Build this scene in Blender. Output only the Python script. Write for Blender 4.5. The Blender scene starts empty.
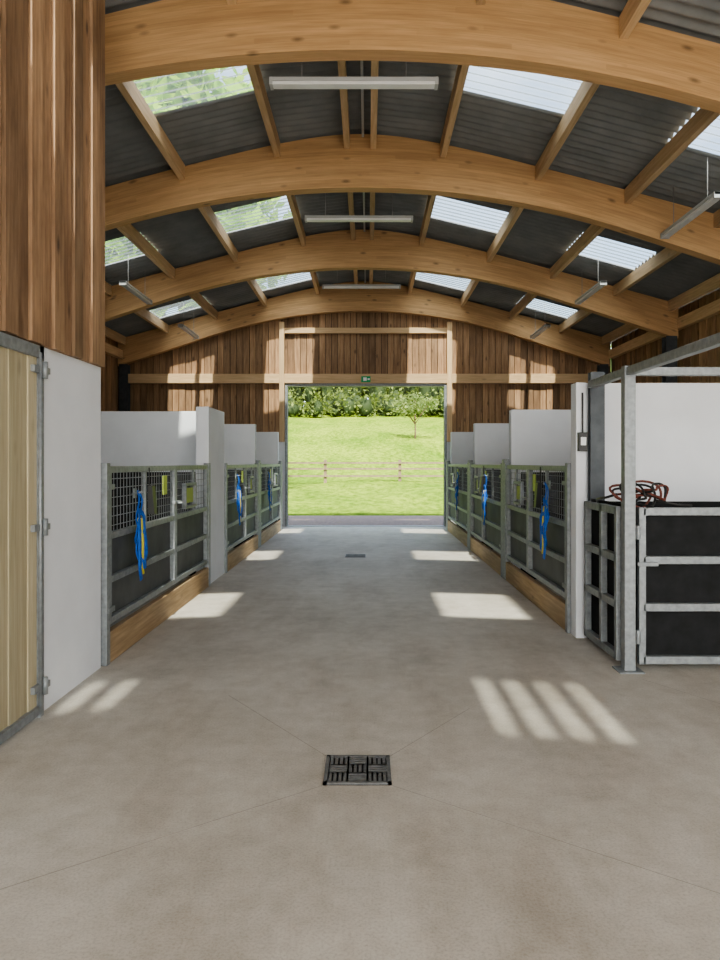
import bpy, math, random
import numpy as np
from mathutils import Vector
random.seed(4); rng=np.random.default_rng(7)
D=bpy.data; C=bpy.context
EYE=1.5; X0=-0.1

# ------------------------------------------------------------ materials
def newmat(name):
    m=D.materials.new(name); m.use_nodes=True
    nt=m.node_tree; b=nt.nodes['Principled BSDF']
    return m,nt,b
def N(nt,t,**kw):
    n=nt.nodes.new(t)
    for k,v in kw.items(): setattr(n,k,v)
    return n
def L(nt,a,b): nt.links.new(a,b)
def ramp(nt,fac,stops):
    r=N(nt,'ShaderNodeValToRGB')
    e=r.color_ramp.elements
    while len(e)<len(stops): e.new(0.5)
    for i,(p,c) in enumerate(stops):
        e[i].position=p; e[i].color=(c[0],c[1],c[2],1)
    L(nt,fac,r.inputs[0]); return r.outputs[0]
def mixc(nt,fac,a,b,mode='MIX'):
    m=N(nt,'ShaderNodeMix',data_type='RGBA',blend_type=mode)
    for sock,v in ((m.inputs[0],fac),(m.inputs[6],a),(m.inputs[7],b)):
        if hasattr(v,'links'): L(nt,v,sock)
        elif isinstance(v,(int,float)): sock.default_value=v
        else: sock.default_value=(v[0],v[1],v[2],1)
    return m.outputs[2]
def noise(nt,vec,scale,detail=4,rough=.55):
    n=N(nt,'ShaderNodeTexNoise'); n.inputs['Scale'].default_value=scale
    n.inputs['Detail'].default_value=detail; n.inputs['Roughness'].default_value=rough
    if vec is not None: L(nt,vec,n.inputs['Vector'])
    return n.outputs[0]
def mapping(nt,vec,scale):
    n=N(nt,'ShaderNodeMapping'); n.inputs['Scale'].default_value=scale
    L(nt,vec,n.inputs[0]); return n.outputs[0]
def math_(nt,op,a,b=None):
    n=N(nt,'ShaderNodeMath',operation=op)
    for i,v in enumerate((a,b)):
        if v is None: continue
        if hasattr(v,'links'): L(nt,v,n.inputs[i])
        else: n.inputs[i].default_value=v
    return n.outputs[0]
def bump(nt,b,h,strength=.3,dist=.01):
    n=N(nt,'ShaderNodeBump'); n.inputs['Strength'].default_value=strength
    n.inputs['Distance'].default_value=dist
    L(nt,h,n.inputs['Height']); L(nt,n.outputs[0],b.inputs['Normal'])
def simple(name,col,rough=.6,metal=0,var=.12,scale=6,spec=None):
    m,nt,b=newmat(name)
    tc=N(nt,'ShaderNodeTexCoord')
    n=noise(nt,tc.outputs['Object'],scale,5)
    a=[max(0,c*(1-var)) for c in col]; z=[min(1,c*(1+var)) for c in col]
    L(nt,ramp(nt,n,[(.3,a),(.7,z)]),b.inputs['Base Color'])
    b.inputs['Roughness'].default_value=rough; b.inputs['Metallic'].default_value=metal
    if spec is not None: b.inputs['Specular IOR Level'].default_value=spec
    return m
def wood(name,light,dark,axis='z',knot=.5,varb=.35,use_puv=False,rough=.65,lo=.3,hi=.68,weather=0):
    m,nt,b=newmat(name)
    if use_puv:
        at=N(nt,'ShaderNodeAttribute',attribute_name='puv'); vec=at.outputs['Vector']; axis='x'
        rnd=None
    else:
        tc=N(nt,'ShaderNodeTexCoord'); at=N(nt,'ShaderNodeAttribute',attribute_name='rnd')
        rnd=at.outputs['Fac']
        cmb=N(nt,'ShaderNodeCombineXYZ')
        for i in range(3): L(nt,math_(nt,'MULTIPLY',rnd,17.3+i*5),cmb.inputs[i])
        va=N(nt,'ShaderNodeVectorMath',operation='ADD')
        L(nt,tc.outputs['Object'],va.inputs[0]); L(nt,cmb.outputs[0],va.inputs[1]); vec=va.outputs[0]
    s={'x':(.06,1,1),'y':(1,.06,1),'z':(1,1,.06)}[axis]
    k={'x':(.4,1,1),'y':(1,.4,1),'z':(1,1,.4)}[axis]
    g=noise(nt,mapping(nt,vec,s),38,5,.6)
    col=ramp(nt,g,[(lo,dark),(.5,[(p+q)/2 for p,q in zip(light,dark)]),(hi,light)])
    big=noise(nt,mapping(nt,vec,s),6,2)
    col=mixc(nt,.4,col,ramp(nt,big,[(.3,(.66,.62,.56)),(.7,(1,1,1))]),'MULTIPLY')
    if weather:
        wz=noise(nt,mapping(nt,vec,(1,1,.35)),2.6,5,.65)
        col=mixc(nt,weather,col,ramp(nt,wz,[(.36,(.42,.37,.33)),(.6,(1.0,1.0,1.0))]),'MULTIPLY')
    v=N(nt,'ShaderNodeTexVoronoi'); v.inputs['Scale'].default_value=5.5
    L(nt,mapping(nt,vec,k),v.inputs['Vector'])
    kn=ramp(nt,v.outputs['Distance'],[(.05,(1,1,1)),(.16,(0,0,0))])
    kf=math_(nt,'MULTIPLY',kn,knot)
    col=mixc(nt,kf,col,[c*.25 for c in dark])
    if rnd is not None:
        br=math_(nt,'ADD',math_(nt,'MULTIPLY',rnd,varb),1-varb*.6)
        cb=N(nt,'ShaderNodeCombineXYZ')
        for i in range(3): L(nt,br,cb.inputs[i])
        col=mixc(nt,1.0,col,cb.outputs[0],'MULTIPLY')
    else:
        sp=N(nt,'ShaderNodeSeparateXYZ'); L(nt,vec,sp.inputs[0])
        fr=math_(nt,'FRACT',math_(nt,'DIVIDE',sp.outputs[1],.045))
        ln=math_(nt,'LESS_THAN',fr,.06)
        col=mixc(nt,math_(nt,'MULTIPLY',ln,.25),col,[c*.35 for c in dark])
        fl=math_(nt,'FLOOR',math_(nt,'DIVIDE',sp.outputs[1],.045))
        cx=N(nt,'ShaderNodeCombineXYZ'); L(nt,math_(nt,'MULTIPLY',fl,3.7),cx.inputs[0])
        L(nt,math_(nt,'FLOOR',math_(nt,'ADD',math_(nt,'MULTIPLY',sp.outputs[0],.45),math_(nt,'MULTIPLY',fl,.37))),cx.inputs[1])
        wn=N(nt,'ShaderNodeTexWhiteNoise'); L(nt,cx.outputs[0],wn.inputs[0])
        col=mixc(nt,.35,col,ramp(nt,wn.outputs[0],[(0,(.65,.6,.55)),(1,(1,1,1))]),'MULTIPLY')
    L(nt,col,b.inputs['Base Color']); b.inputs['Roughness'].default_value=rough
    bump(nt,b,g,.25,.004)
    return m

M_beam=wood('glulam_wood',(.76,.50,.265),(.60,.37,.18),use_puv=True,knot=.7)
M_purlin=wood('purlin_wood',(.80,.60,.38),(.62,.43,.24),'y',.3)
M_trimw=wood('pale_timber_x',(.76,.55,.33),(.58,.40,.22),'x',.3)
M_trimz=wood('pale_timber_z',(.76,.55,.33),(.58,.40,.22),'z',.3)
M_clad=wood('brown_cladding',(.50,.33,.20),(.29,.175,.10),'z',.9,.55,lo=.28,hi=.72,weather=.75)
M_cladg=wood('brown_cladding_gable',(.49,.315,.18),(.27,.155,.08),'z',.7,.6,weather=.5)
M_door=wood('treated_pine',(.58,.52,.36),(.44,.375,.24),'z',.35,.25)
M_kerb=wood('kerb_wood',(.48,.34,.20),(.30,.20,.105),'y',.5,.3)
M_back=simple('dark_gap',(.02,.012,.008),.9)
M_galv=simple('galvanised_steel',(.27,.29,.30),.5,.35,.2,25)
M_galvd=simple('steel_column_grey',(.085,.095,.105),.5,.4,.2,10)
M_black=simple('black_rubber',(.017,.018,.019),.8,0,.3,9,.25)
M_infill=simple('dark_infill_board',(.085,.09,.095),.6,0,.25,4)
M_white=simple('white_render',(.78,.805,.84),.85,0,.035,3)
M_lamp=simple('lamp_diffuser',(.80,.82,.83),.35,0,.03)
M_lampb=simple('lamp_body',(.45,.47,.48),.4,0,.05)
M_wire=simple('steel_wire',(.3,.3,.3),.5,.5)
M_blue=simple('blue_webbing',(.012,.12,.50),.7,0,.3,40)
M_yel=simple('yellow_webbing',(.70,.60,.05),.6,0,.1,40)
M_lime=simple('lime_label',(.34,.42,.09),.5,0,.1,20)
M_iron=simple('cast_iron',(.15,.15,.148),.6,.2,.3,40)
M_pitshade=simple('drain_pit_shade',(.006,.006,.006),.9)  # near-black colour stands in for the shade below the grate
M_green=simple('exit_green',(.0,.35,.12),.4,0,.05)
M_rope=simple('rope_brown',(.17,.055,.04),.8,0,.4,60)
M_plast=simple('black_plastic',(.02,.02,.02),.4)
M_bark=simple('bark',(.12,.08,.05),.9,0,.4,8)
M_fence=simple('fence_wood',(.15,.115,.07),.85,0,.3,5)
M_tarmac=simple('tarmac',(.20,.145,.13),.95,0,.3,14)
M_yard=simple('pale_bounce_yard',(.48,.46,.41),.95,0,.15,14)  # pale tone chosen to bounce sunlight up under the roof

def roofmat():
    m,nt,b=newmat('fibre_cement_roof')
    tc=N(nt,'ShaderNodeTexCoord')
    n=noise(nt,tc.outputs['Object'],2.2,5)
    L(nt,ramp(nt,n,[(.3,(.18,.19,.197)),(.7,(.26,.27,.275))]),b.inputs['Base Color'])
    b.inputs['Roughness'].default_value=.75
    return m
M_roof=roofmat()
def skymat():
    m,nt,b=newmat('polycarbonate')
    nt.nodes.remove(b)
    out=nt.nodes['Material Output']
    tr=N(nt,'ShaderNodeBsdfTransparent'); tr.inputs[0].default_value=(.54,.585,.595,1)
    tl=N(nt,'ShaderNodeBsdfTranslucent'); tl.inputs[0].default_value=(.7,.75,.75,1)
    gl=N(nt,'ShaderNodeBsdfGlossy'); gl.inputs[1].default_value=.25; gl.inputs[0].default_value=(.8,.8,.8,1)
    a=N(nt,'ShaderNodeMixShader'); a.inputs[0].default_value=.12
    L(nt,tr.outputs[0],a.inputs[1]); L(nt,tl.outputs[0],a.inputs[2])
    c=N(nt,'ShaderNodeMixShader'); c.inputs[0].default_value=.04
    L(nt,a.outputs[0],c.inputs[1]); L(nt,gl.outputs[0],c.inputs[2])
    L(nt,c.outputs[0],out.inputs[0]); return m
M_sky=skymat()
def floormat():
    m,nt,b=newmat('concrete_floor')
    tc=N(nt,'ShaderNodeTexCoord'); v=tc.outputs['Object']
    a=noise(nt,v,.8,6,.6); f=noise(nt,v,6,7,.7); ff=noise(nt,v,95,3,.7)
    col=ramp(nt,a,[(.3,(.485,.452,.392)),(.5,(.565,.53,.468)),(.72,(.625,.595,.535))])
    col=mixc(nt,.65,col,ramp(nt,f,[(.32,(.74,.72,.68)),(.62,(1,1,1))]),'MULTIPLY')
    col=mixc(nt,.6,col,ramp(nt,ff,[(.32,(.66,.64,.61)),(.55,(1,1,1))]),'MULTIPLY')
    st=noise(nt,mapping(nt,v,(1,.35,1)),1.9,4,.65)
    col=mixc(nt,.6,col,ramp(nt,st,[(.35,(.74,.70,.66)),(.52,(1,1,1))]),'MULTIPLY')
    L(nt,col,b.inputs['Base Color']); b.inputs['Roughness'].default_value=.62
    bump(nt,b,ff,.2,.002); return m
M_floor=floormat()
def grassmat():
    m,nt,b=newmat('grass')
    tc=N(nt,'ShaderNodeTexCoord'); v=tc.outputs['Object']
    a=noise(nt,mapping(nt,v,(1,.4,1)),.25,5,.6); f=noise(nt,mapping(nt,v,(1,.3,1)),3.0,6,.75)
    col=ramp(nt,a,[(.35,(.115,.19,.018)),(.6,(.20,.27,.035))])
    col=mixc(nt,.9,col,ramp(nt,f,[(.38,(.4,.48,.32)),(.6,(1.0,1.0,1.0))]),'MULTIPLY')
    L(nt,col,b.inputs['Base Color']); b.inputs['Roughness'].default_value=1
    b.inputs['Specular IOR Level'].default_value=.05
    bump(nt,b,f,.5,.1); return m
M_grass=grassmat()
def leafmat(name,c1,c2):
    m,nt,b=newmat(name)
    at=N(nt,'ShaderNodeAttribute',attribute_name='rnd')
    L(nt,ramp(nt,at.outputs['Fac'],[(0,c1),(1,c2)]),b.inputs['Base Color'])
    b.inputs['Roughness'].default_value=.8
    tl=N(nt,'ShaderNodeBsdfTranslucent'); tl.inputs[0].default_value=(c2[0]*1.3,c2[1]*1.3,c2[2],1)
    mx=N(nt,'ShaderNodeMixShader'); mx.inputs[0].default_value=.35
    out=nt.nodes['Material Output']
    L(nt,b.outputs[0],mx.inputs[1]); L(nt,tl.outputs[0],mx.inputs[2]); L(nt,mx.outputs[0],out.inputs[0])
    return m
M_leaf=leafmat('leaves',(.16,.33,.015),(.42,.60,.06))
M_leaff=leafmat('tree_leaves',(.06,.10,.025),(.18,.23,.07))
M_leafh=leafmat('hedge_leaves',(.022,.042,.010),(.16,.21,.05))

# ------------------------------------------------------------ mesh builder
class MB:
    def __init__(s,name,mats):
        s.n=name; s.mats=mats; s.v=[]; s.f=[]; s.mi=[]; s.sm=[]; s.r=[]
    def add(s,vs,fs,m=0,smooth=False,rnd=None):
        o=len(s.v); s.v+=[tuple(p) for p in vs]
        if rnd is None: rnd=random.random()
        for f in fs:
            s.f.append(tuple(i+o for i in f)); s.mi.append(m); s.sm.append(smooth); s.r.append(rnd)
    def box(s,x0,x1,y0,y1,z0,z1,m=0):
        x0,x1=min(x0,x1),max(x0,x1); y0,y1=min(y0,y1),max(y0,y1)
        v=[(x0,y0,z0),(x1,y0,z0),(x1,y1,z0),(x0,y1,z0),(x0,y0,z1),(x1,y0,z1),(x1,y1,z1),(x0,y1,z1)]
        s.add(v,[(0,3,2,1),(4,5,6,7),(0,1,5,4),(1,2,6,5),(2,3,7,6),(3,0,4,7)],m)
    def hexa(s,v,m=0):
        s.add(v,[(0,3,2,1),(4,5,6,7),(0,1,5,4),(1,2,6,5),(2,3,7,6),(3,0,4,7)],m)
    def sweep(s,pts,rx,ry=None,m=0,seg=8,closed=False,up=None,rend=None):
        ry=ry or rx; P=[Vector(p) for p in pts]; n=len(P); vs=[]; rnd=random.random()
        prev=None
        for i,p in enumerate(P):
            if closed: t=P[(i+1)%n]-P[i-1]
            else: t=P[min(i+1,n-1)]-P[max(i-1,0)]
            t.normalize()
            h=Vector(up) if up else (prev if prev else (Vector((0,0,1)) if abs(t.z)<.9 else Vector((1,0,0))))
            a=t.cross(h)
            if a.length<1e-4: a=t.cross(Vector((0.3,1,.2)))
            a.normalize(); b_=a.cross(t).normalized(); 
            if not up: prev=b_
            k=1 if rend is None else 1+(rend-1)*i/(n-1)
            for j in range(seg):
                an=2*math.pi*j/seg
                vs.append(p+a*(math.cos(an)*rx*k)+b_*(math.sin(an)*ry*k))
        fs=[]
        for i in range(n if closed else n-1):
            i2=(i+1)%n
            for j in range(seg):
                j2=(j+1)%seg
                fs.append((i*seg+j,i*seg+j2,i2*seg+j2,i2*seg+j))
        if not closed:
            fs.append(tuple(range(seg))[::-1]); fs.append(tuple((n-1)*seg+j for j in range(seg)))
        s.add(vs,fs,m,True,rnd)
    def cyl(s,a,b,r,m=0,seg=10): s.sweep([a,b],r,r,m,seg)
    def done(s,bevel=0,puv=None):
        me=D.meshes.new(s.n); me.from_pydata(s.v,[],s.f)
        for m in s.mats: me.materials.append(m)
        me.polygons.foreach_set('material_index',s.mi)
        me.polygons.foreach_set('use_smooth',s.sm)
        at=me.attributes.new('rnd','FLOAT','FACE'); at.data.foreach_set('value',s.r)
        if puv is not None:
            a=me.attributes.new('puv','FLOAT_VECTOR','POINT'); a.data.foreach_set('vector',np.array(puv,dtype=float).ravel())
        me.update()
        o=D.objects.new(s.n,me); C.scene.collection.objects.link(o)
        if bevel:
            b=o.modifiers.new('bevel','BEVEL'); b.width=bevel; b.segments=2; b.limit_method='ANGLE'
        return o

# ------------------------------------------------------------ profile
def top_h(r): return 4.53-.28*math.sqrt(r*r+1)
def bot_h(r):
    r=abs(r)
    return 3.56-(r*r/22 if r<3.6 else .589+.327*(r-3.6))
RS=[0,1.07,2.3,3.45,4.6,6.15]
def roof_z(r):
    r=abs(r)
    for a,b in zip(RS[:-1],RS[1:]):
        if r<=b: 
            t=(r-a)/(b-a); return EYE+.07+top_h(a)*(1-t)+top_h(b)*t
    return EYE+.07+top_h(r)
YB=-4.0; YE=17.05
XL=X0-5.75; XR=X0+5.85
BEAMS=[-1.3,2.45,6.2,9.3,13.1,16.84]
SKY=[(-.25,.70),(2.8,4.05),(6.95,8.05),(11.2,12.2),(15.0,16.3)]

per=.146; ns=8; dy=per/ns; ny=int((YE+.4-YB)/dy)
roof=MB('ceiling',[M_roof]); wcount=0
for side in (-1,1):
    for k,(ra,rb) in enumerate(zip(RS[:-1],RS[1:])):
        xa=X0+side*ra; xb=X0+side*rb; za=roof_z(ra); zb=roof_z(rb)
        vs=[]
        for i in range(ny+1):
            y=YB+i*dy; w=.026*math.sin(2*math.pi*i/ns)
            vs+= [(xa,y,za+w),(xb,y,zb+w)]
        seg={}
        for i in range(ny):
            yc=YB+(i+.5)*dy; c=-1
            if k in (1,3) and not (side<0 and k==3 and yc<5.3):
                for q,(a,b) in enumerate(SKY):
                    if a<yc<b and not (q==4 and k==3 and yc<15.4): c=q
            seg.setdefault(c,[]).append(i)
        for c,idx in seg.items():
            if c<0: 
                roof.add(vs,[(2*i,2*i+1,2*i+3,2*i+2) for i in idx],0,True)
            else:
                wcount+=1
                i0=idx[0]; sub=vs[2*i0:2*(idx[-1]+2)]
                w=MB('window_%d'%wcount,[M_sky,M_galv])
                w.add(sub,[(2*j,2*j+1,2*j+3,2*j+2) for j in range(len(idx))],0,True)
                w.done()
roof.done()

for Y in BEAMS:
    b=MB('glulam_beam',[M_beam]); puv=[]
    rmin=-5.75 if Y>5 else -1.78
    n=72; vs=[]; s_=0; px=None; W=.17
    for i in range(n+1):
        r=rmin+(5.75-rmin)*i/n
        zb=EYE+bot_h(r); zt=EYE+top_h(r); x=X0+r
        if px: s_+=math.hypot(x-px[0],zb-px[1])
        px=(x,zb)
        vs+=[(x,Y,zb),(x,Y,zt),(x,Y+W,zt),(x,Y+W,zb)]
        q=Y*3.1; t=zt-zb
        puv+=[(s_,0+q,Y),(s_,t+q,Y),(s_,t+q,Y+W),(s_,0+q,Y+W)]
    fs=[]
    for i in range(n):
        a=4*i;c=a+4
        fs+=[(a,c,c+1,a+1),(a+1,c+1,c+2,a+2),(a+2,c+2,c+3,a+3),(a+3,c+3,c,a)]
    fs+=[(0,1,2,3),(4*n+3,4*n+2,4*n+1,4*n)]
    b.add(vs,fs,0,False); b.done(puv=puv)

pr=MB('roof_purlins',[M_purlin])
edges=[YB]+BEAMS+[YE]
for k in range(len(edges)-1):
    a=edges[k]+(.17 if k>0 else 0); b=edges[k+1]
    if b-a<.3: continue
    for side in (-1,1):
        for r in (.17,1.07,2.3,3.45,4.6,5.6):
            if side<0 and r>1.6 and b<5.3: continue
            a2=max(a,5.4) if (side<0 and r>1.6 and a<5.3) else a
            x=X0+side*r; z=roof_z(r)-.035
            pr.box(x-.038,x+.038,a2,b,z-.21,z-.02)
pr.done()

# unseen slats added under the skylights to cut sun streaks on the floor
sb=MB('sun_streak_slats',[M_purlin])
def slat(xa,xb,y0=-.4,y1=.85):
    za=roof_z(xa-X0)-.04; zb=roof_z(xb-X0)-.04
    sb.hexa([(xa,y0,za-.03),(xb,y0,zb-.03),(xb,y1,zb-.03),(xa,y1,za-.03),(xa,y0,za),(xb,y0,zb),(xb,y1,zb),(xa,y1,za)])
for a,b in ((.93,1.01),(1.065,1.21),(1.26,1.41),(1.46,1.61),(1.66,2.24)): slat(a,b)
for a,b in ((-1.35,-1.13),(-1.56,-1.40),(-1.91,-1.61)): slat(a,b)
slat(-1.40,-1.35,-.4,.17); slat(-1.61,-1.56,-.4,.17)
slat(1.80,2.24,2.7,4.15)  # added cover, narrows the sun patch on the right of the aisle
sb.done()

# ------------------------------------------------------------ floor & ground
f=MB('floor',[M_floor]); f.box(XL-.2,XR+.2,YB,17.2,-.2,0); f.done()
j=MB('trim_1',[simple('floor_joint',(.33,.305,.26),.9)])
def joint(x0,y0,x1,y1,w=.0035):
    d=Vector((x1-x0,y1-y0,0)).normalized(); nrm=Vector((-d.y,d.x,0))*w/2
    a=Vector((x0,y0,0));b=Vector((x1,y1,0))
    lo=[a-nrm,b-nrm,b+nrm,a+nrm]
    j.hexa([(p.x,p.y,-.002) for p in lo]+[(p.x,p.y,.0006) for p in lo])
joint(.11,3.68,.62,4.4); joint(-.21,3.68,-.9,4.65)
joint(.11,3.35,1.9,2.0); joint(-.21,3.35,-2.0,2.0)
joint(1.9,5.0,3.4,2.4); joint(-1.9,8.75,1.76,8.75,.005); joint(-1.9,13.0,1.76,13.0,.006)
j.done()
g=MB('tarmac_path',[M_tarmac]); g.box(-30,30,17.2,20.8,-.25,-.02); g.done()
def gz(y):
    if y<21: return -.03
    if y<43: return -.03+.33*(y-21)/22
    t=y-43
    return .3+.117*t*(1-math.exp(-t/8))
field=MB('grass_field',[M_grass])
ys=[20.8+i*1.2 for i in range(120)]; xs=[-90+i*3 for i in range(61)]
vs=[(x,y,gz(y)+(.12*math.sin(x*.31+y*.17)+.08*math.sin(x*.7-y*.4) if y>24 else 0)) for y in ys for x in xs]
nx=len(xs)
field.add(vs,[(a*nx+b,a*nx+b+1,(a+1)*nx+b+1,(a+1)*nx+b) for a in range(len(ys)-1) for b in range(nx-1)],0,True)
field.done()
yd=MB('yard_bounce_ground',[M_yard])  # unseen ground, kept pale as a sunlight reflector
yd.box(-40,XL-.2,YB,17.2,-.3,-.04); yd.box(XR+.2,40,YB,17.2,-.3,-.04); yd.box(-40,40,-40,YB,-.3,-.04); yd.done()

# ------------------------------------------------------------ walls
def boards_x(mb,x0,x1,ya,yb,zlo,zhi,pitch,m=0,gap=.012):
    n=max(1,round((x1-x0)/pitch)); p=(x1-x0)/n
    for i in range(n):
        a=x0+i*p+gap/2; b=x0+(i+1)*p-gap/2
        d=random.choice((0,.0,.012))
        zl=zlo((a+b)/2) if callable(zlo) else zlo
        za=zhi(a) if callable(zhi) else zhi; zb=zhi(b) if callable(zhi) else zhi
        mb.hexa([(a,ya+d,zl),(b,ya+d,zl),(b,yb,zl),(a,yb,zl),(a,ya+d,za),(b,ya+d,zb),(b,yb,zb),(a,yb,za)],m)
def boards_y(mb,y0,y1,xa,xb,zl,zh,pitch,m=0,gap=.008,relief=.014):
    n=max(1,round((y1-y0)/pitch)); p=(y1-y0)/n
    for i in range(n):
        a=y0+i*p+gap/2; b=y0+(i+1)*p-gap/2
        d=relief*(i%2)*(1 if xa>xb else -1)
        mb.box(xa-d,xb,a,b,zl,zh,m)
DX0,DX1,DZ=-1.9,1.8,3.33
w=MB('wall_back',[M_cladg,M_back,M_white])
rf=lambda x: roof_z(x-X0)-.06
boards_x(w,XL,DX0,17.06,17.10,2.0,rf,.15)
boards_x(w,DX1,XR,17.06,17.10,2.0,rf,.15)
boards_x(w,DX0,DX1,17.06,17.10,DZ,rf,.15)
for a,b,z0 in ((XL,DX0,2.0),(DX1,XR,2.0),(DX0,X0,DZ),(X0,DX1,DZ)):
    w.hexa([(a,17.10,z0),(b,17.10,z0),(b,17.16,z0),(a,17.16,z0),(a,17.10,rf(a)),(b,17.10,rf(b)),(b,17.16,rf(b)),(a,17.16,rf(a))],1)
w.box(XL,DX0,17.06,17.16,0,2.0,2); w.box(DX1,XR,17.06,17.16,0,2.0,2)
w.done()
w=MB('wall_right',[M_cladg,M_back,M_white,M_trimw])
ze=roof_z(XR-X0)-.08
boards_y(w,YB,17.05,XR,XR+.05,2.2,ze,.15)
w.box(XR+.05,XR+.1,YB,17.05,2.2,ze,1); w.box(XR,XR+.1,YB,17.05,0,2.2,2)
w.done()
w=MB('wall_left',[M_clad,M_back,M_white,M_cladg])
boards_y(w,5.4,17.05,XL,XL-.05,2.2,roof_z(XL-X0)-.08,.15,3)
w.box(XL-.1,XL-.05,5.4,17.05,2.2,roof_z(XL-X0)-.08,1); w.box(XL-.1,XL,5.4,17.05,0,2.2,2)
zt=roof_z(-1.92-X0)-.06
boards_y(w,YB,5.30,-1.915,-1.96,2.2,zt,.15,0,.014,.018)
w.box(-2.12,-1.96,YB,5.28,2.2,zt,1)
w.box(-2.12,-1.96,4.30,5.28,0,2.2,2); w.box(-2.12,-1.96,YB,2.98,0,2.2,2)
w.box(XL,-2.12,5.13,5.28,0,2.2,2)
zz=roof_z(XL-X0)-.1
w.hexa([(XL,5.15,2.2),(-2.12,5.15,2.2),(-2.12,5.28,2.2),(XL,5.28,2.2),(XL,5.15,zz),(-2.12,5.15,zt-.1),(-2.12,5.28,zt-.1),(XL,5.28,zz)],0)
w.done()

t=MB('trim_2',[M_trimw,M_trimz])
t.box(XL+.2,XR-.2,16.95,17.055,3.38,3.60,0)
t.box(-1.97,1.86,16.97,17.055,4.56,4.69,0)
t.box(-2.09,-1.97,16.93,17.055,2.0,4.82,1); t.box(1.86,1.98,16.93,17.055,2.0,4.82,1)
t.done(.006)
t=MB('trim_3',[M_purlin]); t.box(XR-.12,XR-.005,5.0,16.84,ze-.42,ze-.22); t.box(XL+.005,XL+.12,5.4,16.84,ze-.42,ze-.22); t.done(.006)
d=MB('door_1',[M_galv])
d.box(DX0-.06,DX0,16.98,17.16,0,DZ); d.box(DX1,DX1+.06,16.98,17.16,0,DZ); d.box(DX0-.06,DX1+.06,17.0,17.16,DZ-.02,DZ+.05)
d.box(DX0-.02,DX1+.02,17.0,17.16,0,.012)
d.done(.004)
e=MB('exit_sign',[M_green,M_lamp]); e.box(-.16,.06,16.915,16.95,3.40,3.54,0); e.box(-.11,-.03,16.912,16.916,3.43,3.51,1); e.box(-.01,.04,16.912,16.916,3.45,3.49,1); e.done(.003)

d=MB('door_2',[M_door,M_galv])
boards_y(d,3.02,4.24,-1.95,-1.99,.06,2.12,.11,0,.007,.006)
for a,b,c,e_ in ((4.24,4.29,0,2.19),(2.98,3.02,0,2.19),(2.98,4.29,2.12,2.19),(3.02,4.24,.02,.07)):
    d.box(-2.0,-1.93,a,b,c,e_,1)
for z in (2.05,1.12,.18):
    d.box(-1.95,-1.925,4.16,4.26,z-.02,z+.02,1)
    d.cyl((-1.915,4.27,z-.05),(-1.915,4.27,z+.05),.017,1)
    d.box(-1.95,-1.91,4.27,4.33,z-.018,z+.018,1)
d.cyl((-1.93,4.24,0.02),(-1.93,4.24,2.15),.012,1)
d.done()

for Y in BEAMS[2:]:
    for x in (X0-5.62,X0+5.62):
        c=MB('steel_column',[M_galvd]); h=EYE+bot_h(5.62)
        c.box(x-.1,x+.1,Y-.02,Y-.005,0,h); c.box(x-.1,x+.1,Y+.17,Y+.185,0,h); c.box(x-.006,x+.006,Y-.005,Y+.17,0,h)
        c.box(x-.14,x+.14,Y-.06,Y+.22,0,.015)
        c.done()

# ------------------------------------------------------------ stall partitions
ZP=2.19
def partition(side,xa,y0,blackz,legs=None):
    p=MB('stall_partition_wall',[M_white,M_black,M_galv])
    xo=XL if side<0 else XR
    p.box(xo,xa,y0,y0+.15,0,ZP,0)
    p.box(xo,xa-side*-.02 if side<0 else xa+.12,y0-.02,y0,0.0,blackz,1)
    p.box(xo,xa-side*-.02 if side<0 else xa+.12,y0+.15,y0+.17,0.0,blackz,1)
    if legs: p.box(legs[0],legs[1],legs[2],legs[3],0,ZP,0)
    return p.done(.006)
GL=-1.96; GR=1.79
partition(-1,-2.0,9.6,1.38,(-2.11,-1.95,8.82,9.78))
partition(-1,-2.0,12.75,1.38); partition(-1,-2.0,16.0,1.38)
partition(1,1.85,6.2,1.17,(1.78,1.87,6.16,6.32))
partition(1,1.85,9.3,1.38); partition(1,1.85,12.5,1.38); partition(1,1.85,16.0,1.38)

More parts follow.
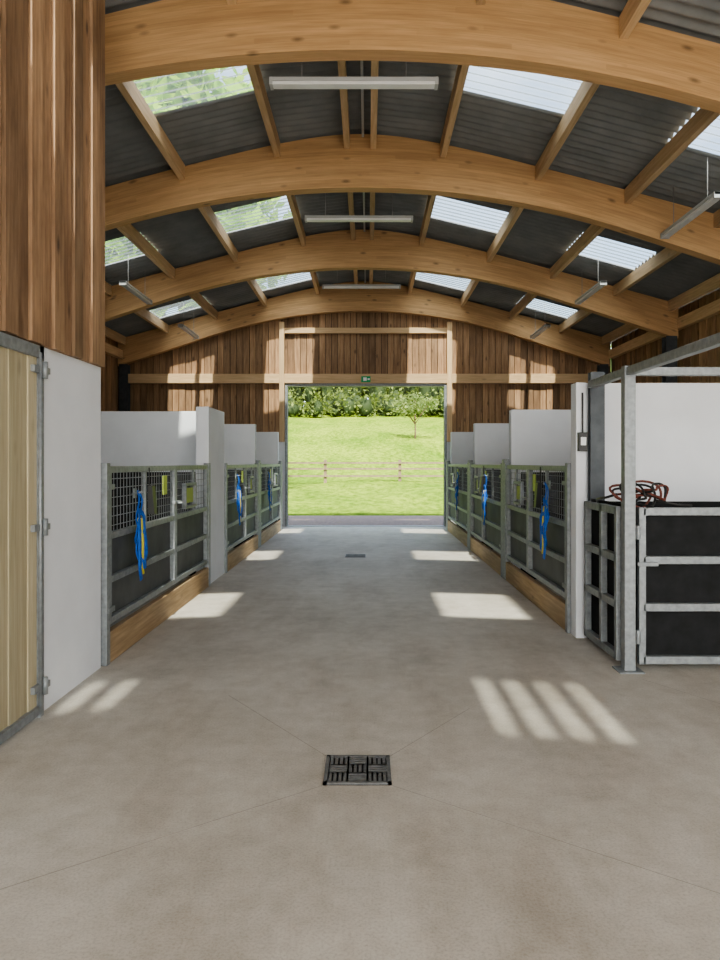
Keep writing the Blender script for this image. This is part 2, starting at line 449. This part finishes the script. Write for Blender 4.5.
def gate(side,x,y0,y1):
    s=-side
    gm=MB('stall_gate',[M_galv,M_infill,M_black,M_lime,M_lampb])
    for y in (y0,y1-.07): gm.box(x-.035,x+.035,y,y+.07,0,1.5,0)
    a=y0+.09; b=y1-.09; Lg=b-a
    R=[1.45,.95,.62,.31]
    for z in R: gm.box(x-.022,x+.022,a,b,z-.025,z+.025,0)
    m1=a+Lg*.56
    for y in (a,m1-.05,m1+.012,b-.045): gm.box(x-.024,x+.024,y,y+.045,.285,1.475,0)
    gm.box(x-s*.022,x-s*.034,a+.03,b-.03,.33,.95,1)
    n=int(Lg/.075)
    for i in range(1,n):
        y=a+i*Lg/n; gm.box(x-.003,x+.003,y-.003,y+.003,.96,1.44,0)
    for i in range(1,7):
        z=.95+i*.5/7; gm.box(x-.003,x+.003,a,b,z-.003,z+.003,0)
    for y in (a+Lg*.27,a+Lg*.8): gm.box(x-.015,x+.015,y,y+.03,.95,1.45,0)
    hy0,hy1=a+Lg*.66,a+Lg*.80
    for z in (1.03,1.27): gm.box(x+s*.0,x+s*.045,hy0,hy1,z-.015,z+.015,0)
    for y in (hy0,hy1-.03): gm.box(x+s*.0,x+s*.045,y,y+.03,1.03,1.27,0)
    gm.box(x+s*.01,x+s*.018,hy0+.05,hy1-.05,1.07,1.23,3)
    gm.box(x+s*.02,x+s*.03,a+Lg*.42,a+Lg*.46,1.2,1.38,3)
    gm.box(x+s*.02,x+s*.05,m1-.12,m1+.12,1.09,1.12,0); gm.cyl((x+s*.05,m1,1.1),(x+s*.09,m1,1.1),.012,0)
    gm.box(x+s*.02,x+s*.04,y0+.02,y0+.16,.38,.42,0); gm.box(x+s*.02,x+s*.04,y0+.02,y0+.16,1.3,1.34,0)
    gm.done(.003)
    k=MB('timber_kerb',[M_kerb]); k.box(x-.03,x+.03,y0+.075,y1-.075,0,.235); k.done(.008)
for y0,y1 in ((5.31,8.80),(9.80,12.74),(12.92,15.98)): gate(-1,GL,y0,y1)
for y0,y1 in ((6.34,9.28),(9.46,12.48),(12.66,15.98)): gate(1,GR,y0,y1)
for side,x,y in ((-1,GL,12.83),(-1,GL,16.08),(1,GR,9.37),(1,GR,12.57),(1,GR,16.08)):
    p=MB('gate_post',[M_galv]); p.box(x-.035,x+.035,y-.055,y+.055,0,1.55); p.done(.005)

# ------------------------------------------------------------ right front pen
c=MB('steel_column',[M_galvd]); 
c.box(1.88,2.00,6.08,6.095,0,2.27); c.box(1.88,2.00,6.14,6.155,0,2.27); c.box(1.935,1.945,6.095,6.14,0,2.27); c.done()
p=MB('pen_frame',[M_galv])
PX=1.88;PY=5.2
p.box(PX-.04,PX+.04,PY-.04,PY+.04,0,2.2); p.box(PX-.09,PX+.09,PY-.09,PY+.09,0,.012)
p.box(PX+.04,XR-.01,PY-.03,PY+.03,2.13,2.19)
p.box(PX-.03,PX+.03,YB+2,PY-.04,2.13,2.19)
p.box(PX-.03,PX+.03,PY+.04,6.06,2.13,2.19)
p.box(PX-.04,PX+.04,YB+2,YB+2.08,0,2.13)
p.done(.005)
q=MB('pen_gate',[M_galv,M_black])
Rz=[1.15,.80,.46,.08]
for z in Rz: q.box(PX+.10,3.7,PY-.025,PY+.025,z-.028,z+.028,0)
for x in (PX+.07,PX+.95,3.66): q.box(x,x+.05,PY-.025,PY+.025,.05,1.18,0)
q.box(PX+.12,3.66,PY+.026,PY+.036,.08,1.16,1)
for z in (1.0,.25): q.cyl((PX+.06,PY-.03,z-.05),(PX+.06,PY-.03,z+.05),.018,0)
q.box(PX+.05,PX+.2,PY-.05,PY-.03,.76,.79,0)
q.done(.004)
q=MB('pen_gate',[M_galv,M_black])
for z in Rz: q.box(PX-.06,PX-.01,PY+.1,6.06,z-.028,z+.028,0)
for y in (PY+.08,5.62,6.02): q.box(PX-.06,PX-.01,y,y+.05,.05,1.18,0)
q.box(PX,PX+.01,PY+.1,6.06,.08,1.2,1)
q.done(.004)
b=MB('rubber_wall_lining',[M_black]); b.box(2.03,XR-.02,6.15,6.178,0,1.17); b.done()

r=MB('lead_rope',[M_rope,M_plast])
for k in range(8):
    cx=PX+random.uniform(-.05,.26); cy=PY+random.uniform(.0,.12); cz=1.245+random.uniform(-.01,.05)
    a=random.uniform(.06,.13); bb=random.uniform(.04,.08); th=random.uniform(-.5,.5)
    pts=[]
    for i in range(26):
        t_=2*math.pi*i/26
        u=a*math.cos(t_)+.02*math.sin(3*t_+k); v=bb*math.sin(t_)
        pts.append((cx+u*math.cos(th),cy+.05*math.sin(2*t_+k)+v*.4,cz+v*.9+.02*math.sin(t_*2+k)))
    r.sweep(pts,.009,m=0 if k%2 else 1,seg=6,closed=True)
r.sweep([(PX-.05,PY+.1,1.27),(PX-.1,PY+.2,1.24),(PX-.1,PY+.4,1.22),(PX-.06,PY+.5,1.19)],.01,seg=6,m=1)
r.sweep([(PX+.2,PY,1.23),(PX+.35,PY-.03,1.2),(PX+.45,PY-.02,1.195)],.009,seg=6,m=1)
r.done()
s_=MB('light_switch',[M_plast,M_lamp]); s_.box(1.79,1.865,6.11,6.158,1.60,1.76,0); s_.box(1.805,1.85,6.10,6.11,1.65,1.72,1); s_.cyl((1.83,6.14,1.76),(1.83,6.14,2.1),.008,0); s_.done(.006)

# ------------------------------------------------------------ halters
def halter(side,x,y,zt):
    s=-side; X=x+s*.06
    h=MB('horse_halter',[M_blue,M_yel,M_galv])
    def el(cy,cz,a,b,n=22,ph=0,dx=0):
        return [(X+dx+.012*math.sin(3*2*math.pi*i/n+ph),y+cy+a*math.cos(2*math.pi*i/n),zt+cz+b*math.sin(2*math.pi*i/n)) for i in range(n)]
    up=(s,0,0)
    h.sweep(el(0,-.13,.045,.15),.019,.005,0,6,True,up)
    h.sweep(el(.02,-.33,.095,.09),.026,.005,0,6,True,up)
    h.sweep(el(.0,-.27,.08,.13,dx=.012*s),.026,.005,0,6,True,up)
    h.sweep(el(-.03,-.42,.065,.15,ph=1,dx=.02*s),.026,.007,0,6,True,up)
    h.sweep(el(.03,-.45,.05,.17,ph=2,dx=.028*s),.026,.007,0,6,True,up)
    for k in range(3):
        o=-.06+.05*k
        h.sweep([(X+s*.02,y+o,zt-.2),(X+s*.035,y+o*1.6,zt-.4),(X+s*.03,y+o*1.3,zt-.6+.03*k),(X+s*.03,y+o+.02,zt-.70+.04*k)],.02 if k==1 else .032,.010,1 if k==1 else 0,6,False,up)
    h.sweep([(X+s*.01,y-.07,zt-.2),(X+s*.015,y+.0,zt-.27),(X+s*.01,y+.07,zt-.3)],.016,.005,1,6,False,up)
    for cy,cz in ((-.07,-.22),(.07,-.24),(.0,-.4)):
        h.sweep([(X+s*.02,y+cy+.018*math.cos(a_),zt+cz+.018*math.sin(a_)) for a_ in np.linspace(0,6.28,11)[:-1]],.004,m=2,seg=5,closed=True)
    h.cyl((x,y,zt+.005),(X+s*.03,y,zt+.02),.008,2)
    h.box(x+s*.02,x+s*.03,y-.03,y+.03,zt-.03,zt+.05,2)
    h.done()
halter(-1,GL,5.98,1.24); halter(-1,GL,10.55,1.3); halter(-1,GL,13.8,1.3)
halter(1,GR,7.0,1.28); halter(1,GR,10.6,1.3); halter(1,GR,13.9,1.3)
for side,x,y in ((1,GR,7.35),(1,GR,10.95),(-1,GL,6.35)):
    s=-side
    b=MB('grooming_brush_bag',[M_plast]); 
    b.hexa([(x+s*.03,y-.04,1.05),(x+s*.09,y-.04,1.05),(x+s*.09,y+.04,1.05),(x+s*.03,y+.04,1.05),(x+s*.03,y-.05,1.3),(x+s*.07,y-.05,1.3),(x+s*.07,y+.05,1.3),(x+s*.03,y+.05,1.3)])
    b.cyl((x+s*.03,y,1.3),(x+s*.03,y,1.46),.006); b.done(.01)

# ------------------------------------------------------------ strip lights
def light(cx,cy,z,L_,axis,ztop):
    m=MB('strip_light',[M_lampb,M_lamp,M_wire]); h=L_/2
    def bx(u0,u1,w,z0,z1,mi):
        if axis=='x': m.box(cx+u0,cx+u1,cy-w,cy+w,z0,z1,mi)
        else: m.box(cx-w,cx+w,cy+u0,cy+u1,z0,z1,mi)
    bx(-h,h,.055,z,z+.035,0); bx(-h+.03,h-.03,.045,z-.03,z,1); bx(-h,-h+.03,.056,z-.035,z+.035,0); bx(h-.03,h,.056,z-.035,z+.035,0)
    for u in (-h*.62,h*.62):
        if axis=='x': m.cyl((cx+u,cy,z+.03),(cx+u,cy,ztop(cx+u)),.005,2,6)
        else: m.cyl((cx,cy+u,z+.03),(cx,cy+u,ztop(cx)),.005,2,6)
    m.done(.004)
zr=lambda x: roof_z(x-X0)-.02
for y in (6.64,10.33,14.3): light(-.13,y,5.0,1.55,'x',zr)
for y in (8.55,12.4,16.0): light(3.82,y,4.42,1.45,'y',zr)
for y in (8.55,12.4,16.0): light(-3.98,y,4.42,1.45,'y',zr)
cd=MB('cable_conduit',[M_lampb]); 
for a,b in ((6.37,9.3),(9.47,13.1),(13.27,16.84)): cd.box(X0+.02,X0+.05,a,b,roof_z(.1)-.10,roof_z(.1)-.08)
cd.done()

# ------------------------------------------------------------ drains
def drain(cx,cy,w):
    d=MB('floor_drain',[M_iron,M_pitshade]); h=w/2
    d.box(cx-h,cx+h,cy-h,cy+h,-.01,.003,1)  # flat black plate on the floor, painted as the dark under the bars
    t_=.018
    d.box(cx-h,cx+h,cy-h,cy-h+t_,.0,.012); d.box(cx-h,cx+h,cy+h-t_,cy+h,.0,.012)
    d.box(cx-h,cx-h+t_,cy-h,cy+h,.0,.012); d.box(cx+h-t_,cx+h,cy-h,cy+h,.0,.012)
    i=h-t_; 
    bw=2*i/3
    for a in range(3):
        for b in range(3):
            x0=cx-i+a*bw; y0=cy-i+b*bw
            d.box(x0-.004,x0+.004,cy-i,cy+i,0,.0112); d.box(cx-i,cx+i,y0-.004,y0+.004,0,.0112)
            for k in range(4):
                u=(k+.5)*bw/4
                if (a+b)%2: d.box(x0,x0+bw,y0+u-.007,y0+u+.007,0,.0105)
                else: d.box(x0+u-.007,x0+u+.007,y0,y0+bw,0,.0105)
    d.done()
drain(-.05,3.51,.32); drain(-.2,11.6,.32)

# ------------------------------------------------------------ outside
fe=MB('field_fence',[M_fence])
zf=gz(43)
for i in range(-7,8):
    x=-2.55+i*4.45
    fe.box(x-.09,x+.09,42.93,43.07,zf-.3,zf+1.4)
for z in (.42,.85,1.2): fe.box(-34,31,42.85,42.93,zf+z-.05,zf+z+.06)
fe.done()

def leaves(mb,cen,rad,n,size,m=0,shell=.55):
    for _ in range(n):
        v=rng.normal(size=3); v/=np.linalg.norm(v); k=shell+(1-shell)*rng.random()
        p=np.array(cen)+v*k*np.array(rad)
        a=rng.normal(size=3); a/=np.linalg.norm(a); b=np.cross(a,rng.normal(size=3)); b/=np.linalg.norm(b)
        s=size*(.6+.8*rng.random())
        q=[p-a*s,p-b*s*.5,p+a*s,p+b*s*.5]
        mb.add(q,[(0,1,2,3)],m,False,float(rng.random()))
def tree(name,x,y,z,h,crown,n,size,ncl=9,leaf=None,lo=.42,vr=.14):
    t=MB(name,[leaf or M_leaf,M_bark])
    tr=.035*h*.6
    t.sweep([(x,y,z-.3),(x+.03*h*.2,y,z+h*.2),(x,y,z+h*.42),(x,y,z+h*.7)],tr,m=1,seg=8,rend=.3)
    for k in range(ncl):
        an=2*math.pi*k/ncl+random.random(); rr=crown*random.uniform(.25,.68); zz=z+h*random.uniform(lo,.86)
        if k==0: rr=0; zz=z+h*.88
        c_=(x+rr*math.cos(an),y+rr*math.sin(an),zz)
        t.sweep([(x,y,z+h*random.uniform(.22,.42)),((x+c_[0])/2,(y+c_[1])/2,(z+h*.35+zz)/2),c_],tr*.4,m=1,seg=5,rend=.3)
        leaves(t,c_,(crown*.42,crown*.42,h*vr),n//ncl,size,0,.2)
    t.done()
tree('tree',4.9,75,gz(75)+.0,4.9,2.9,1300,.17,10,M_leaff)
tree('tree',-12.5,31,0,22,5.2,5200,.45,14)
tree('tree',-7.8,31,.0,21,4.6,6500,.46,20,lo=.4)
tree('tree',-18,30,0,18,6,3000,.5,10)
hd=MB('hedgerow',[M_leafh,M_bark])
def blob(c_,rad):
    vs=[];nu=8;nv=5
    for i in range(nv+1):
        for k in range(nu):
            th=math.pi*i/nv; ph=2*math.pi*k/nu; q=.75+.25*random.random()
            vs.append((c_[0]+rad[0]*q*math.sin(th)*math.cos(ph),c_[1]+rad[1]*q*math.sin(th)*math.sin(ph),c_[2]+rad[2]*q*math.cos(th)))
    hd.add(vs,[(i*nu+k,i*nu+(k+1)%nu,(i+1)*nu+(k+1)%nu,(i+1)*nu+k) for i in range(nv) for k in range(nu)],0,True,.02)
for k in range(230):
    x=-48+k*.42+random.uniform(-.8,.8); y=random.uniform(116,136); near=y<123
    hh=random.uniform(1.5,5.5) if near else random.uniform(8,16); rw=random.uniform(.9,3.0)
    blob((x,y,gz(y)+hh*.42),(rw*.7,1.2,hh*.42))
    leaves(hd,(x,y,gz(y)+hh*.5),(rw*1.25,2.2,hh*.6),int(60+rw*hh*5),.34 if near else .42,0,.6)
hd.done()

# ------------------------------------------------------------ light & world
sd=D.lights.new('sun','SUN'); so=D.objects.new('sun',sd); C.scene.collection.objects.link(so)
dirv=Vector((-.25,4.05,-5.4)); so.rotation_euler=dirv.to_track_quat('-Z','Y').to_euler(); so.location=(0,-5,20)
sd.energy=11.5; sd.angle=.02; sd.color=(1,.92,.79)
wd=D.worlds.new('world'); C.scene.world=wd; wd.use_nodes=True; nt=wd.node_tree
bg=nt.nodes['Background']
sk=N(nt,'ShaderNodeTexSky'); sk.sky_type='NISHITA'; sk.sun_disc=False; sk.sun_elevation=math.radians(53); sk.sun_rotation=math.radians(183)
sk.air_density=1; sk.dust_density=1.5
tc=N(nt,'ShaderNodeTexCoord')
cl=noise(nt,mapping(nt,tc.outputs['Generated'],(1,1,2.5)),2.2,6,.6)
cf=ramp(nt,cl,[(.45,(0,0,0)),(.70,(1,1,1))])
sv=N(nt,'ShaderNodeVectorMath',operation='SCALE'); L(nt,sk.outputs[0],sv.inputs[0]); sv.inputs['Scale'].default_value=.46
sp=N(nt,'ShaderNodeSeparateXYZ'); L(nt,tc.outputs['Generated'],sp.inputs[0])
hz=ramp(nt,math_(nt,'ADD',math_(nt,'MULTIPLY',sp.outputs[1],-.5),.5),[(.45,(2.5,2.6,2.7)),(.85,(5.2,5.1,4.8))])
fac=math_(nt,'ADD',math_(nt,'MULTIPLY',cf,.6),.15)
fz=ramp(nt,math_(nt,'ADD',math_(nt,'MULTIPLY',sp.outputs[1],-.5),.5),[(.5,(0,0,0)),(.9,(.8,.8,.8))])
fac=math_(nt,'MAXIMUM',fac,fz)
col=mixc(nt,fac,sv.outputs[0],hz)
L(nt,col,bg.inputs[0]); bg.inputs[1].default_value=1.0

# ------------------------------------------------------------ camera
cam=D.cameras.new('camera'); co=D.objects.new('camera',cam); C.scene.collection.objects.link(co)
co.location=(0,0,EYE); co.rotation_euler=(math.radians(90),0,0)
cam.sensor_width=36; cam.lens=27; cam.shift_x=-8/960; cam.shift_y=-17/960; cam.clip_end=500
C.scene.camera=co
try: C.scene.view_settings.look='AgX - Medium High Contrast'
except Exception as ex: print(ex)
C.scene.view_settings.exposure=0.45
